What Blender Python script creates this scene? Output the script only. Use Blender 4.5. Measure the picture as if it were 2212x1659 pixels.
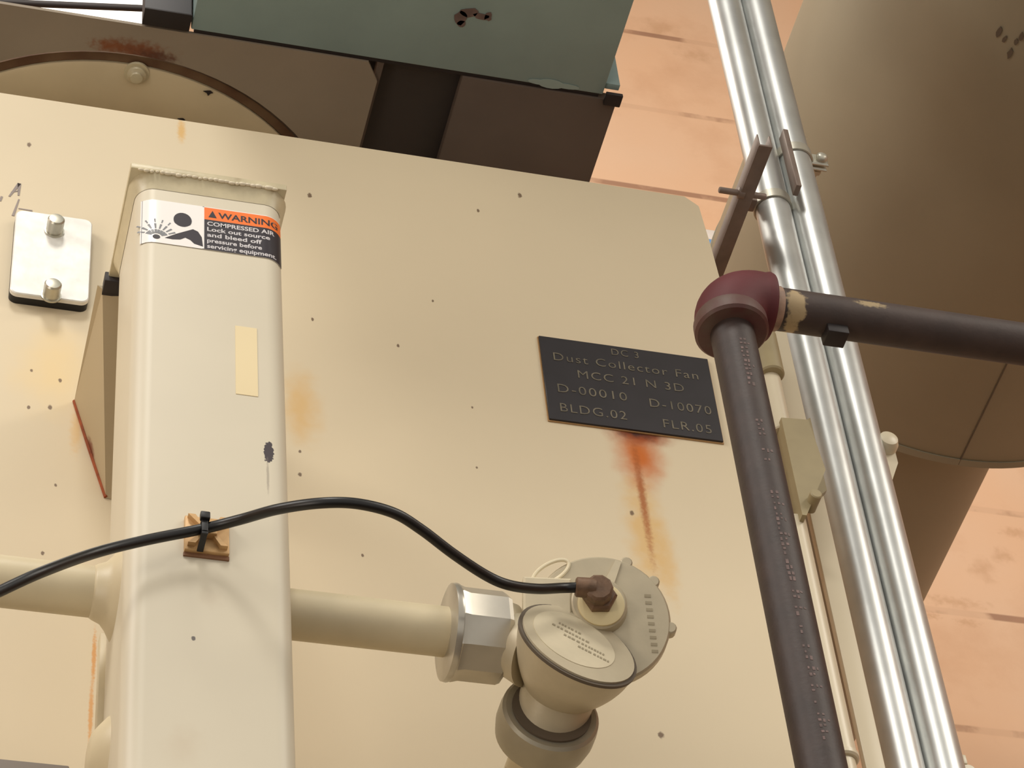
import bpy, bmesh, math, random
from math import sin, cos, pi, radians
from mathutils import Vector, Matrix

for o in list(bpy.data.objects):
    bpy.data.objects.remove(o)
scene = bpy.context.scene
COL = scene.collection
random.seed(7)

# ------------------------------------------------------------------ camera
RW = Matrix(((0.9665483991828459, -0.24420939621541243, -0.078396191471155),
             (-0.13003394095486598, -0.7300369396897176, 0.6709226787702276),
             (-0.22107773799463548, -0.6382850754079836, -0.7373715456095387)))   # world -> camera
F = 6157.45
CAM = Vector((0, -1.6, 1.6))
cd = bpy.data.cameras.new('camera')
cd.sensor_fit = 'HORIZONTAL'; cd.sensor_width = 36.0
cd.lens = F / 2212 * 36.0
cd.clip_start = 0.05; cd.clip_end = 60
cam = bpy.data.objects.new('camera', cd)
COL.objects.link(cam)
cam.matrix_world = Matrix.Translation(CAM) @ RW.transposed().to_4x4()
scene.camera = cam
BASIS = (Vector(RW[0]), Vector(RW[1]), -Vector(RW[2]))      # right, up, forward in world axes

# ------------------------------------------------------------------ light
w = bpy.data.worlds.new('world'); scene.world = w; w.use_nodes = True
w.node_tree.nodes['Background'].inputs[0].default_value = (1.0, 0.95, 0.87, 1)
w.node_tree.nodes['Background'].inputs[1].default_value = 0.68

def area(name, loc, target, size, power, color, sy=None):
    l = bpy.data.lights.new(name, 'AREA'); l.energy = power; l.color = color
    l.shape = 'RECTANGLE'; l.size = size; l.size_y = sy or size
    o = bpy.data.objects.new(name, l); COL.objects.link(o)
    o.location = loc
    o.rotation_euler = (Vector(target) - Vector(loc)).to_track_quat('-Z', 'Y').to_euler()
    return o
area('ceiling_lamp_light', (-0.35, -2.6, 6.3), (0.5, 0, 3.3), 0.8, 56, (1.0, 0.96, 0.88))
area('right_fill_light', (2.5, -2.1, 5.3), (0.6, 0, 3.4), 1.5, 55, (1.0, 0.94, 0.83))  # added fill without a fixture, brightens the housing's right side
area('left_lamp_light', (-1.5, -1.1, 4.5), (0.1, 0, 3.5), 0.9, 25, (1.0, 0.97, 0.91))
area('low_left_bounce_fill', (-1.2, -1.0, 2.3), (0.0, 0.2, 3.9), 0.7, 8, (1.0, 0.93, 0.82))  # added bounce from below, lifts the left underside of the fan base
area('back_lamp_light', (0.10, 0.5, 5.5), (1.3, 0.3, 4.7), 0.5, 11, (1.0, 0.94, 0.84), 0.3)
area('wall_fill_light', (1.3, 0.2, 6.3), (1.6, 1.9, 6.0), 0.6, 11, (1.0, 0.95, 0.86))  # unseen fill added to light the back wall

scene.view_settings.view_transform = 'Standard'
scene.view_settings.look = 'None'
scene.view_settings.exposure = 0.0
scene.view_settings.gamma = 1.0
scene.view_settings.use_curve_mapping = False

# ------------------------------------------------------------------ measuring
def ray(x, y):
    return BASIS[0] * ((x - 1106) / F) + BASIS[1] * (-(y - 829.5) / F) + BASIS[2]
def onY(x, y, Y):
    d = ray(x, y); return CAM + d * ((Y - CAM.y) / d.y)
def onZ(x, y, Z):
    d = ray(x, y); return CAM + d * ((Z - CAM.z) / d.z)

# ------------------------------------------------------------------ materials
def srgb(r, g, b):
    f = lambda c: (c / 255 / 12.92) if c <= 10 else ((c / 255 + 0.055) / 1.055) ** 2.4
    return (f(r), f(g), f(b), 1)

def nd(nt, t, **k):
    n = nt.nodes.new(t)
    for a, v in k.items(): setattr(n, a, v)
    return n

def material(name, base, rough=0.5, metal=0.0, var=0.06, var_scale=6, var_color=None, bump=0.0, bump_scale=300,
             spots=None, specks=None, spec=0.5):
    """spots: (centre, radii, colour, strength, softness, distortion) soft shaped marks at a place on the surface."""
    m = bpy.data.materials.new(name); m.use_nodes = True
    nt = m.node_tree; L = nt.links; bs = nt.nodes['Principled BSDF']
    bs.inputs['Roughness'].default_value = rough
    bs.inputs['Metallic'].default_value = metal
    bs.inputs['Specular IOR Level'].default_value = spec
    geo = nd(nt, 'ShaderNodeNewGeometry'); pos = geo.outputs['Position']
    noi = nd(nt, 'ShaderNodeTexNoise'); noi.inputs['Scale'].default_value = var_scale; noi.inputs['Detail'].default_value = 6
    L.new(pos, noi.inputs['Vector'])
    mx = nd(nt, 'ShaderNodeMix', data_type='RGBA')
    b = Vector(base[:3])
    mx.inputs[6].default_value = (*(b * (1 - var)), 1)
    vc = Vector(var_color[:3]) if var_color else b * (1 + var)
    mx.inputs[7].default_value = (*[min(1, c) for c in vc], 1)
    mr = nd(nt, 'ShaderNodeMapRange'); mr.inputs[1].default_value = 0.35; mr.inputs[2].default_value = 0.65
    L.new(noi.outputs[0], mr.inputs[0]); L.new(mr.outputs[0], mx.inputs[0])
    out = mx.outputs[2]
    def over(out, fac, color):
        q = nd(nt, 'ShaderNodeMix', data_type='RGBA')
        L.new(fac, q.inputs[0]); L.new(out, q.inputs[6]); q.inputs[7].default_value = color
        return q.outputs[2]
    if specks:
        sc, thr, colr, st = specks
        v = nd(nt, 'ShaderNodeTexVoronoi'); v.inputs['Scale'].default_value = sc; L.new(pos, v.inputs['Vector'])
        n2 = nd(nt, 'ShaderNodeTexNoise'); n2.inputs['Scale'].default_value = sc * 0.35; L.new(pos, n2.inputs['Vector'])
        r1 = nd(nt, 'ShaderNodeMapRange'); r1.inputs[1].default_value = thr; r1.inputs[2].default_value = thr * .5
        L.new(v.outputs['Distance'], r1.inputs[0])
        r2 = nd(nt, 'ShaderNodeMapRange'); r2.inputs[1].default_value = .56; r2.inputs[2].default_value = .66; r2.inputs[4].default_value = st
        L.new(n2.outputs[0], r2.inputs[0])
        mm = nd(nt, 'ShaderNodeMath', operation='MULTIPLY'); L.new(r1.outputs[0], mm.inputs[0]); L.new(r2.outputs[0], mm.inputs[1])
        out = over(out, mm.outputs[0], colr)
    for (c, rad, colr, st, soft, dist) in (spots or []):
        n3 = nd(nt, 'ShaderNodeTexNoise'); n3.inputs['Scale'].default_value = 1.6 / max(min(rad), .004); n3.inputs['Detail'].default_value = 4
        L.new(pos, n3.inputs['Vector'])
        s = nd(nt, 'ShaderNodeVectorMath', operation='SUBTRACT'); s.inputs[1].default_value = (.5, .5, .5); L.new(n3.outputs['Color'], s.inputs[0])
        s2 = nd(nt, 'ShaderNodeVectorMath', operation='MULTIPLY'); s2.inputs[1].default_value = [dist * r for r in rad]; L.new(s.outputs[0], s2.inputs[0])
        a = nd(nt, 'ShaderNodeVectorMath', operation='ADD'); L.new(pos, a.inputs[0]); L.new(s2.outputs[0], a.inputs[1])
        u = nd(nt, 'ShaderNodeVectorMath', operation='SUBTRACT'); u.inputs[1].default_value = c; L.new(a.outputs[0], u.inputs[0])
        u2 = nd(nt, 'ShaderNodeVectorMath', operation='MULTIPLY'); u2.inputs[1].default_value = [1 / r for r in rad]; L.new(u.outputs[0], u2.inputs[0])
        ln = nd(nt, 'ShaderNodeVectorMath', operation='LENGTH'); L.new(u2.outputs[0], ln.inputs[0])
        r = nd(nt, 'ShaderNodeMapRange', interpolation_type='SMOOTHSTEP')
        r.inputs[1].default_value = 1.0; r.inputs[2].default_value = 1 - soft; r.inputs[4].default_value = st
        L.new(ln.outputs['Value'], r.inputs[0])
        out = over(out, r.outputs[0], colr)
    L.new(out, bs.inputs['Base Color'])
    if bump:
        nb = nd(nt, 'ShaderNodeTexNoise'); nb.inputs['Scale'].default_value = bump_scale; nb.inputs['Detail'].default_value = 4
        L.new(pos, nb.inputs['Vector'])
        bp = nd(nt, 'ShaderNodeBump'); bp.inputs['Strength'].default_value = bump; bp.inputs['Distance'].default_value = .001
        L.new(nb.outputs[0], bp.inputs['Height']); L.new(bp.outputs[0], bs.inputs['Normal'])
    return m

def spot(px, py, rx, ry, color, st, soft=.8, dist=.8, Y=0.0, ydepth=.05):
    p = onY(px, py, Y)
    sx = abs(onY(px + 10, py, Y).x - p.x) / 10; sz = abs(onY(px, py + 10, Y).z - p.z) / 10
    return (tuple(p), (rx * sx, ydepth, ry * sz), color, st, soft, dist)

CREAM = srgb(216, 200, 170)
RUST = srgb(158, 74, 20); DRUST = srgb(60, 24, 16); YEL = srgb(214, 172, 104); DARKDOT = srgb(96, 70, 52)
panel_spots = [
    spot(1395, 1150, 62, 190, YEL, .75, .9, .9),
    spot(1440, 1215, 34, 120, YEL, .55, .9, .9),
    spot(1380, 985, 72, 92, srgb(196, 104, 34), 1.0, .9, .6),
    spot(1388, 1075, 13, 190, srgb(160, 84, 28), .85, .9, .8),
    spot(1380, 938, 92, 34, RUST, 1, .8, .6),
    spot(1378, 930, 66, 26, DRUST, 1, .8, .8),
    spot(1310, 915, 150, 10, srgb(190, 140, 60), .6, .8, .6),
    spot(650, 880, 60, 110, YEL, .7, .95, .7),
    spot(120, 800, 130, 130, srgb(226, 200, 150), .8, .95, .7),
    spot(165, 930, 20, 70, YEL, .6, .9, .8),
    spot(203, 1420, 7, 75, srgb(214, 150, 76), .85, .7, 1.0),
    spot(196, 1540, 7, 95, srgb(214, 150, 76), .8, .7, 1.0),
    spot(392, 282, 13, 34, YEL, .9, .8, .7),
]
for (x, y, r) in ((669, 422, 6), (1123, 422, 6), (1033, 455, 4), (860, 747, 4), (1365, 1108, 6), (1428, 1588, 8), (648, 1025, 5),
                  (63, 313, 6), (783, 1200, 4), (648, 975, 4), (108, 880, 6), (62, 880, 5), (130, 822, 5), (68, 800, 4),
                  (120, 1048, 4), (92, 1195, 5), (1020, 880, 3), (935, 650, 3), (675, 690, 4), (1030, 1010, 3)):
    panel_spots.append(spot(x, y, r, r * 1.1, DARKDOT, .85, .5, .9))
M_panel = material('cream_housing_paint', CREAM, rough=.5, spec=.35, var=.025, var_scale=4, bump=.04, bump_scale=160, spots=panel_spots)
M_cream = material('cream_enamel', srgb(216, 204, 178), rough=.34, var=.02, var_scale=8, bump=.02, bump_scale=120)
M_pipe_cream = material('cream_pipe_paint', srgb(206, 192, 160), rough=.42, var=.04, var_scale=30,
                        specks=(90, .12, srgb(110, 80, 55), .8), bump=.06, bump_scale=200)
M_post = material('post_enamel', srgb(210, 201, 180), rough=.42, spec=.35, var=.02, var_scale=8, bump=.02, bump_scale=90,
                  spots=[spot(583, 968, 12, 24, srgb(70, 62, 66), 1.0, .12, .9, Y=-.25, ydepth=.02),
                         spot(581, 1020, 4, 50, srgb(150, 140, 128), .6, .6, .5, Y=-.25, ydepth=.02),
                         spot(420, 1370, 6, 6, srgb(84, 78, 80), .9, .4, .5, Y=-.25, ydepth=.02),
                         spot(395, 1600, 60, 60, srgb(196, 180, 156), .35, .9, .9, Y=-.25, ydepth=.02),
                         spot(458, 1282, 40, 30, srgb(196, 182, 160), .35, .9, .9, Y=-.25, ydepth=.02)])
M_weld = material('post_cap_paint', srgb(196, 184, 152), rough=.4, var=.1, var_scale=40, bump=.35, bump_scale=120,
                  specks=(70, .3, srgb(140, 116, 84), .6))
M_tape = material('old_tape', srgb(226, 208, 166), rough=.6, var=.03)
M_bracket = material('bracket_paint', srgb(176, 158, 126), rough=.5, var=.04,
                     spots=[spot(195, 975, 12, 120, srgb(110, 46, 18), .9, .6, .6, Y=0, ydepth=.012)])
M_white_steel = material('bright_zinc_plate', srgb(226, 224, 218), rough=.45, metal=.25, var=.1, var_scale=45, bump=.1, bump_scale=150)
M_zinc = material('zinc_bolt', srgb(190, 186, 172), rough=.35, metal=.8, var=.08, var_scale=60)
M_black = material('black_rubber', srgb(16, 14, 16), rough=.5, var=.1)
M_cable = material('black_cable_jacket', srgb(12, 9, 10), rough=.38, var=.1)
M_teal = material('teal_machine_paint', srgb(138, 158, 156), rough=.55, var=.05, var_scale=14, bump=.05,
                  spots=[])
M_soffit = material('brown_painted_steel', srgb(146, 132, 114), rough=.6, var=.06, var_scale=9, bump=.1,
                    spots=[(tuple(onZ(290, 108, 3.91)), (.05, .016, .01), srgb(120, 62, 26), .9, .8, 1.2), (tuple(onZ(235, 98, 3.91)), (.022, .01, .01), srgb(130, 70, 30), .7, .8, 1.2),
                           (tuple(onZ(335, 122, 3.91)), (.03, .01, .01), srgb(80, 40, 22), .8, .8, 1.2)])
M_sof_shade = material('shaded_brown_steel', srgb(98, 84, 74), rough=.6, var=.08, var_scale=9)  # darkened brown: shade painted into the end plate and channel flange
M_web = material('channel_web_shade', srgb(58, 50, 46), rough=.6, var=.08)  # near black, the recess's shade is put into the web colour
M_disc = material('inlet_disc_paint', srgb(200, 182, 148), rough=.45, var=.05, var_scale=14)
M_rustring = material('rusty_ring_paint', srgb(120, 92, 64), rough=.7, var=.2, var_scale=30, var_color=srgb(88, 58, 36))
M_darkgrey = material('dark_grey_steel', srgb(84, 82, 84), rough=.6, var=.08)
M_blacksteel = material('black_steel', srgb(34, 26, 26), rough=.6, var=.1)
M_emt = material('galvanized_conduit', srgb(206, 208, 206), rough=.38, metal=.75, var=.06, var_scale=26, bump=.05, bump_scale=90)
M_strut = material('brown_strut_steel', srgb(128, 112, 102), rough=.5, metal=.3, var=.12, var_scale=40)
M_clamp = material('clamp_zinc', srgb(196, 192, 178), rough=.4, metal=.6, var=.06, var_scale=50)
M_dpipe = material('black_iron_pipe', srgb(54, 41, 37), rough=.55, var=.16, var_scale=60, bump=.2, bump_scale=260)
M_hpipe = material('dusty_black_iron_pipe', srgb(60, 46, 41), rough=.6, var=.15, var_scale=50, bump=.2, bump_scale=260,
                   spots=[spot(1722, 655, 24, 26, srgb(170, 148, 112), 1, .3, 1.2, Y=-.315), spot(1700, 700, 14, 26, srgb(150, 118, 96), .9, .4, 1.2, Y=-.315),
                          spot(1880, 660, 40, 8, srgb(160, 140, 104), .9, .6, 1.2, Y=-.315)])
M_red = material('dark_red_paint', srgb(84, 22, 28), rough=.65, var=.12, var_scale=26, bump=.15, bump_scale=150)
M_elbow_brown = material('elbow_iron', srgb(92, 70, 60), rough=.55, var=.1, var_scale=40, var_color=srgb(84, 44, 42), bump=.15)
M_collar = material('corroded_pipe_thread', srgb(150, 122, 104), rough=.6, var=.3, var_scale=90)
M_stencil = material('worn_pink_stencil', srgb(104, 84, 80), rough=.6, var=.3, var_scale=200)
M_duct = material('tan_duct_paint', srgb(142, 136, 116), rough=.5, var=.05, var_scale=5, bump=.05,
                  spots=[])
M_sign = material('black_sign_plastic', srgb(38, 34, 38), rough=.45, var=.1, var_scale=40)
M_castmark = material('cast_mark', srgb(158, 146, 120), rough=.6, var=.1)
M_signtext = material('grey_engraving', srgb(108, 100, 84), rough=.6, var=.25, var_scale=90)
M_signedge = material('sign_edge', srgb(180, 140, 92), rough=.6, var=.1)
M_white = material('label_white', srgb(240, 236, 232), rough=.3, var=.01)
M_orange = material('label_orange', srgb(240, 118, 42), rough=.3, var=.02)
M_navy = material('label_black', srgb(44, 38, 46), rough=.3, var=.05)
M_grey_ink = material('grey_ink', srgb(128, 130, 134), rough=.4, var=.1)
M_lettergrey = material('label_letter_grey', srgb(206, 202, 204), rough=.4, var=.05)
M_alu = material('cast_aluminium', srgb(190, 178, 152), rough=.42, metal=.15, var=.05, var_scale=40, bump=.12, bump_scale=220)
M_alu3 = material('dull_grey_coupling', srgb(158, 150, 132), rough=.38, metal=.45, var=.08, var_scale=30, bump=.1)
M_alu2 = material('machined_coupling', srgb(190, 184, 172), rough=.28, metal=.7, var=.08, var_scale=30)
M_pale = material('pale_cast_paint', srgb(206, 194, 166), rough=.5, var=.04, var_scale=60, bump=.1)
M_brass = material('old_brown_brass', srgb(112, 86, 66), rough=.5, metal=.25, var=.25, var_scale=120, bump=.3, bump_scale=300)
M_tagw = material('clear_plastic_tag', srgb(232, 220, 190), rough=.2, var=.02)
M_ring_y = material('yellowed_seal', srgb(218, 200, 154), rough=.5, var=.05)
M_darkseam = material('dark_seam', srgb(92, 80, 66), rough=.6, var=.1)
M_mount = material('brass_toned_mount', srgb(196, 158, 108), rough=.45, metal=.2, var=.12, var_scale=120)
M_mountd = material('brown_adhesive', srgb(132, 94, 66), rough=.6, var=.1)
M_blue = material('pale_blue', srgb(120, 165, 215), rough=.4, var=.05)
M_pinkwhite = material('off_white', srgb(226, 216, 208), rough=.4, var=.03)
M_floor = material('grey_concrete', srgb(120, 112, 100), rough=.8, var=.1)
M_greybar = material('grey_channel_steel', srgb(136, 128, 122), rough=.5, var=.08)
M_pencil = material('grey_pencil', srgb(150, 138, 132), rough=.7, var=.1)
M_hinge_shade = material('shaded_hinge_cream', srgb(160, 146, 112), rough=.5, var=.06, var_scale=30)  # darker olive version of the cream, shade painted into hinge and gusset

def wall_material():
    m = material('peach_painted_block', srgb(228, 190, 158), rough=.7, var=.04, var_scale=2.2, bump=.3, bump_scale=60,
                 var_color=srgb(224, 180, 144),
                 spots=[spot(x, y, rx, ry, srgb(184, 138, 100), .45, .98, 1.6, Y=1.9) for x, y, rx, ry in ((2060, 1300, 90, 16), (2120, 1230, 40, 34), (2170, 1200, 40, 22), (2010, 1330, 30, 10), (2090, 1345, 36, 12), (2190, 1150, 40, 16), (1420, 60, 60, 26), (1500, 120, 50, 20))])
    nt = m.node_tree; L = nt.links; bs = nt.nodes['Principled BSDF']
    src = bs.inputs['Base Color'].links[0].from_socket
    geo = nd(nt, 'ShaderNodeNewGeometry'); sp = nd(nt, 'ShaderNodeSeparateXYZ'); L.new(geo.outputs['Position'], sp.inputs[0])
    z1 = onY(1450, 243, 1.9).z; z2 = onY(1380, 404, 1.9).z
    a = nd(nt, 'ShaderNodeMath', operation='SUBTRACT'); a.inputs[1].default_value = z2; L.new(sp.outputs[2], a.inputs[0])
    d = nd(nt, 'ShaderNodeMath', operation='DIVIDE'); d.inputs[1].default_value = z1 - z2; L.new(a.outputs[0], d.inputs[0])
    p = nd(nt, 'ShaderNodeMath', operation='PINGPONG'); p.inputs[1].default_value = .5; L.new(d.outputs[0], p.inputs[0])
    r = nd(nt, 'ShaderNodeMapRange'); r.inputs[1].default_value = .035; r.inputs[2].default_value = .022; L.new(p.outputs[0], r.inputs[0])
    n = nd(nt, 'ShaderNodeTexNoise'); n.inputs['Scale'].default_value = 7; n.inputs['Detail'].default_value = 5; L.new(geo.outputs['Position'], n.inputs['Vector'])
    r2 = nd(nt, 'ShaderNodeMapRange'); r2.inputs[1].default_value = .44; r2.inputs[2].default_value = .56; r2.inputs[3].default_value = .12; r2.inputs[4].default_value = .75
    L.new(n.outputs[0], r2.inputs[0])
    mu = nd(nt, 'ShaderNodeMath', operation='MULTIPLY'); L.new(r.outputs[0], mu.inputs[0]); L.new(r2.outputs[0], mu.inputs[1])
    mx = nd(nt, 'ShaderNodeMix', data_type='RGBA'); L.new(mu.outputs[0], mx.inputs[0]); L.new(src, mx.inputs[6]); mx.inputs[7].default_value = srgb(140, 98, 76)
    # blotchy browner peeled patches
    n5 = nd(nt, 'ShaderNodeTexNoise'); n5.inputs['Scale'].default_value = 3.2; n5.inputs['Detail'].default_value = 8; n5.inputs['Roughness'].default_value = .65
    L.new(geo.outputs['Position'], n5.inputs['Vector'])
    r5 = nd(nt, 'ShaderNodeMapRange'); r5.inputs[1].default_value = .52; r5.inputs[2].default_value = .68; r5.inputs[4].default_value = .4; L.new(n5.outputs[0], r5.inputs[0])
    m5 = nd(nt, 'ShaderNodeMix', data_type='RGBA'); L.new(r5.outputs[0], m5.inputs[0]); L.new(mx.outputs[2], m5.inputs[6]); m5.inputs[7].default_value = srgb(200, 152, 116)
    L.new(m5.outputs[2], bs.inputs['Base Color'])
    return m
M_wall = wall_material()

# ------------------------------------------------------------------ mesh helpers
def frame(d):
    d = Vector(d).normalized()
    up = Vector((0, 0, 1)) if abs(d.z) < .9 else Vector((0, 1, 0))
    u = d.cross(up).normalized(); v = u.cross(d).normalized()
    return u, v, d

def box(bm, lo, hi, bev=0.0, seg=2):
    lo, hi = Vector(lo), Vector(hi)
    vs = [bm.verts.new((x, y, z)) for x in (lo.x, hi.x) for y in (lo.y, hi.y) for z in (lo.z, hi.z)]
    fs = [bm.faces.new([vs[i] for i in q]) for q in ((0, 1, 3, 2), (4, 6, 7, 5), (0, 4, 5, 1), (2, 3, 7, 6), (0, 2, 6, 4), (1, 5, 7, 3))]
    bmesh.ops.recalc_face_normals(bm, faces=fs)
    if bev:
        es = list({e for f in fs for e in f.edges})
        bmesh.ops.bevel(bm, geom=es, offset=bev, segments=seg, affect='EDGES', profile=.5)

def loft(bm, rings, cap=True, closed=True):
    R = [[bm.verts.new(p) for p in r] for r in rings]
    n = len(R[0]); fs = []
    for a, b in zip(R, R[1:]):
        for i in range(n if closed else n - 1):
            fs.append(bm.faces.new((a[i], a[(i + 1) % n], b[(i + 1) % n], b[i])))
    if cap and closed:
        fs.append(bm.faces.new(list(reversed(R[0])))); fs.append(bm.faces.new(R[-1]))
    bmesh.ops.recalc_face_normals(bm, faces=fs)
    return fs

def ring(c, n, r, seg=40, u=None, v=None, ph=0.0, r2=None):
    uu, vv, _ = frame(n)
    if u is not None: uu, vv = u, v
    return [Vector(c) + uu * (r * cos(2 * pi * i / seg + ph)) + vv * ((r2 or r) * sin(2 * pi * i / seg + ph)) for i in range(seg)]

def lathe(bm, c, d, prof, seg=40, ph=0.0):
    """prof: (distance along d, radius)"""
    d = Vector(d).normalized()
    loft(bm, [ring(Vector(c) + d * t, d, r, seg, ph=ph) for t, r in prof])

def rod(bm, a, b, r, seg=32):
    a, b = Vector(a), Vector(b); c = min(r * .12, .002)
    L = (b - a).length
    lathe(bm, a, b - a, ((0, r - c), (c, r), (L - c, r), (L, r - c)), seg)

def sweep(bm, pts, r, seg=16, cap=True):
    pts = [Vector(p) for p in pts]; rings = []
    t0 = (pts[1] - pts[0]).normalized(); u, v, _ = frame(t0)
    for i, p in enumerate(pts):
        t = (pts[min(i + 1, len(pts) - 1)] - pts[max(i - 1, 0)]).normalized()
        u = (u - t * u.dot(t)).normalized(); v = t.cross(u)
        rr = r[i] if isinstance(r, (list, tuple)) else r
        rings.append([p + u * (rr * cos(2 * pi * k / seg)) + v * (rr * sin(2 * pi * k / seg)) for k in range(seg)])
    loft(bm, rings, cap)

def spline(pts, n=10):
    pts = [Vector(p) for p in pts]; P = [pts[0] * 2 - pts[1]] + pts + [pts[-1] * 2 - pts[-2]]; out = []
    for i in range(1, len(P) - 2):
        for k in range(n):
            t = k / n; a, b, c, d = P[i - 1:i + 3]
            out.append(.5 * ((2 * b) + (c - a) * t + (2 * a - 5 * b + 4 * c - d) * t * t + (3 * b - a - 3 * c + d) * t ** 3))
    out.append(pts[-1]); return out

def prism(bm, poly, ext):
    """poly: list of world points (planar), ext: vector"""
    e = Vector(ext); loft(bm, [[Vector(p) for p in poly], [Vector(p) + e for p in poly]])

def B(): return bmesh.new()

def obj(name, bm, mat, parent=None, smooth=38, origin=None, loc_label=None):
    me = bpy.data.meshes.new(name)
    org = Vector(parent['_org']) if parent is not None and '_org' in parent else Vector(origin or (0, 0, 0))
    if parent is not None and origin is not None: org = Vector(origin)
    bmesh.ops.translate(bm, verts=bm.verts, vec=-org)
    bm.to_mesh(me); bm.free()
    me.materials.append(mat)
    for p in me.polygons: p.use_smooth = True
    me.set_sharp_from_angle(angle=radians(smooth))
    o = bpy.data.objects.new(name, me); COL.objects.link(o)
    ORG[o.name] = org
    if parent is not None:
        o.parent = parent; o.location = org - ORG[parent.name]
    else:
        o.location = org
    return o
ORG = {}

def thing(name, label, cat, loc, group=None):
    o = bpy.data.objects.new(name, None); COL.objects.link(o); o.location = loc
    o.empty_display_size = .02
    o['label'] = label; o['category'] = cat; ORG[o.name] = Vector(loc)
    if group: o['group'] = group
    return o

def part(name, bm, mat, parent, smooth=38, label=None):
    o = obj(name, bm, mat, parent, smooth, origin=ORG[parent.name])
    if label: o['label'] = label
    return o

def tag(o, label, cat, group=None):
    o['label'] = label; o['category'] = cat
    if group: o['group'] = group
    return o

def struct(name, bm, mat):
    o = obj(name, bm, mat); o['kind'] = 'structure'; return o

def text_bm(s, h, ax_u, ax_v, origin, thick=.0003, stretch=1.0, spacing=1.0, bold=0.0, fit=None, bend=None):
    """Flat lettering standing on a surface: ax_u along the line, ax_v upwards."""
    cu = bpy.data.curves.new('t', 'FONT'); cu.body = s; cu.size = 1.0; cu.space_character = spacing
    cu.offset = bold; cu.resolution_u = 3
    ob = bpy.data.objects.new('t', cu); COL.objects.link(ob)
    dg = bpy.context.evaluated_depsgraph_get(); dg.update()
    me = bpy.data.meshes.new_from_object(ob.evaluated_get(dg))
    bm = bmesh.new(); bm.from_mesh(me)
    bpy.data.objects.remove(ob); bpy.data.curves.remove(cu); bpy.data.meshes.remove(me)
    xs = [v.co.x for v in bm.verts]
    x0, x1 = min(xs), max(xs)
    s_y = h / .7
    s_x = (fit / (x1 - x0)) if fit else s_y * stretch
    n = Vector(ax_u).cross(Vector(ax_v)).normalized()
    r = bmesh.ops.extrude_face_region(bm, geom=list(bm.faces))
    top = {v for v in r['geom'] if isinstance(v, bmesh.types.BMVert)}
    for v in bm.verts:
        a = (v.co.x - x0) * s_x; b = v.co.y * s_y; t = thick if v in top else 0.0
        v.co = bend(a, b, t) if bend else Vector(origin) + Vector(ax_u) * a + Vector(ax_v) * b + n * t
    bmesh.ops.recalc_face_normals(bm, faces=bm.faces)
    return bm

X, Y, Z = Vector((1, 0, 0)), Vector((0, 1, 0)), Vector((0, 0, 1))

# ------------------------------------------------------------------ room
bm = B(); box(bm, (-4, -3.5, -.1), (5, 1.9, 0)); struct('floor', bm, M_floor)
bm = B(); box(bm, (-4, 1.9, 0), (5, 2.05, 8)); struct('wall_back', bm, M_wall)
bm = B(); box(bm, (-4.15, -3.5, 0), (-4, 1.9, 8)); struct('wall_left', bm, M_wall)
bm = B(); box(bm, (5, -3.5, 0), (5.15, 1.9, 8)); struct('wall_right', bm, M_wall)
bm = B(); box(bm, (-4, -3.5, 8), (5, 1.9, 8.1)); struct('ceiling', bm, M_floor)

# ------------------------------------------------------------------ housing
ZT = onY(740, 313, 0).z
ZT = 3.7595
hs = thing('dust_collector_housing', 'large cream painted sheet-metal housing with rust stains behind the sign and post', 'machine', (0.2, .45, 0))
c1 = onY(1521, 492, 0); c2 = onY(1550, 602, 0)
XR = .7745
bm = B()
pl = [(-.7, ZT), (.7535, ZT), (.7665, ZT - .012), (XR - .004, ZT - .07), (XR, c2.z - .03), (XR, .02), (-.7, .02)]
prism(bm, [(x, 0.0, z) for x, z in pl], (0, .006, 0))
part('front_panel', bm, M_panel, hs, 20)
bm = B()
box(bm, (-.69, .008, .02), (.74, .9, ZT - .03), .004)
part('body', bm, M_cream, hs)
# faint marker strokes above the bolted plate
bm = B()
def stroke(bm, a, b, w0, w1, Yp=-.0004):
    a, b = onY(*a, Yp), onY(*b, Yp); t = (b - a).normalized(); n = Vector((-t.z, 0, t.x))
    prism(bm, [a - n * w0, b - n * w1, b + n * w1, a + n * w0], (0, .0004, 0))
for s in (((20, 424), (42, 396), .0008, .0016), ((42, 396), (40, 422), .0016, .0008), ((24, 415), (40, 412), .0005, .0006),
          ((0, 434), (4, 424), .001, .001), ((40, 450), (70, 455), .0006, .0008), ((67, 455), (67, 464), .0008, .0006),
          ((41, 430), (28, 466), .0006, .0012)):
    stroke(bm, *s)
part('marker_scribble', bm, M_pencil, hs)

# flange and hinge side at the right edge of the housing, behind the dark pipe
fl = thing('side_flange', 'narrow bright cream flange strip between the black iron pipe and the silver conduits', 'flange', (.845, .044, 0))
p0 = onY(1663, 715, .04); p1 = onY(1699, 715, .04); ptop = onY(1690, 700, .04)
bm = B(); box(bm, (p0.x, .04, .0), (p1.x, .048, ptop.z), .001); part('flange_plate', bm, M_cream, fl)
ga = onY(1738, 898, .036).z; gb = onY(1715, 925, .036).z; gc = onY(1785, 1062, .036).z; gd = onY(1757, 1095, .036).z
bm = B(); prism(bm, [Vector((p0.x - .002, .034, gb)), Vector((p1.x + .001, .034, ga - .004)), Vector((p1.x + .001, .034, gc)), Vector((p0.x - .002, .034, gd))], (0, .0055, 0))
part('gusset', bm, M_hinge_shade, fl)

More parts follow.
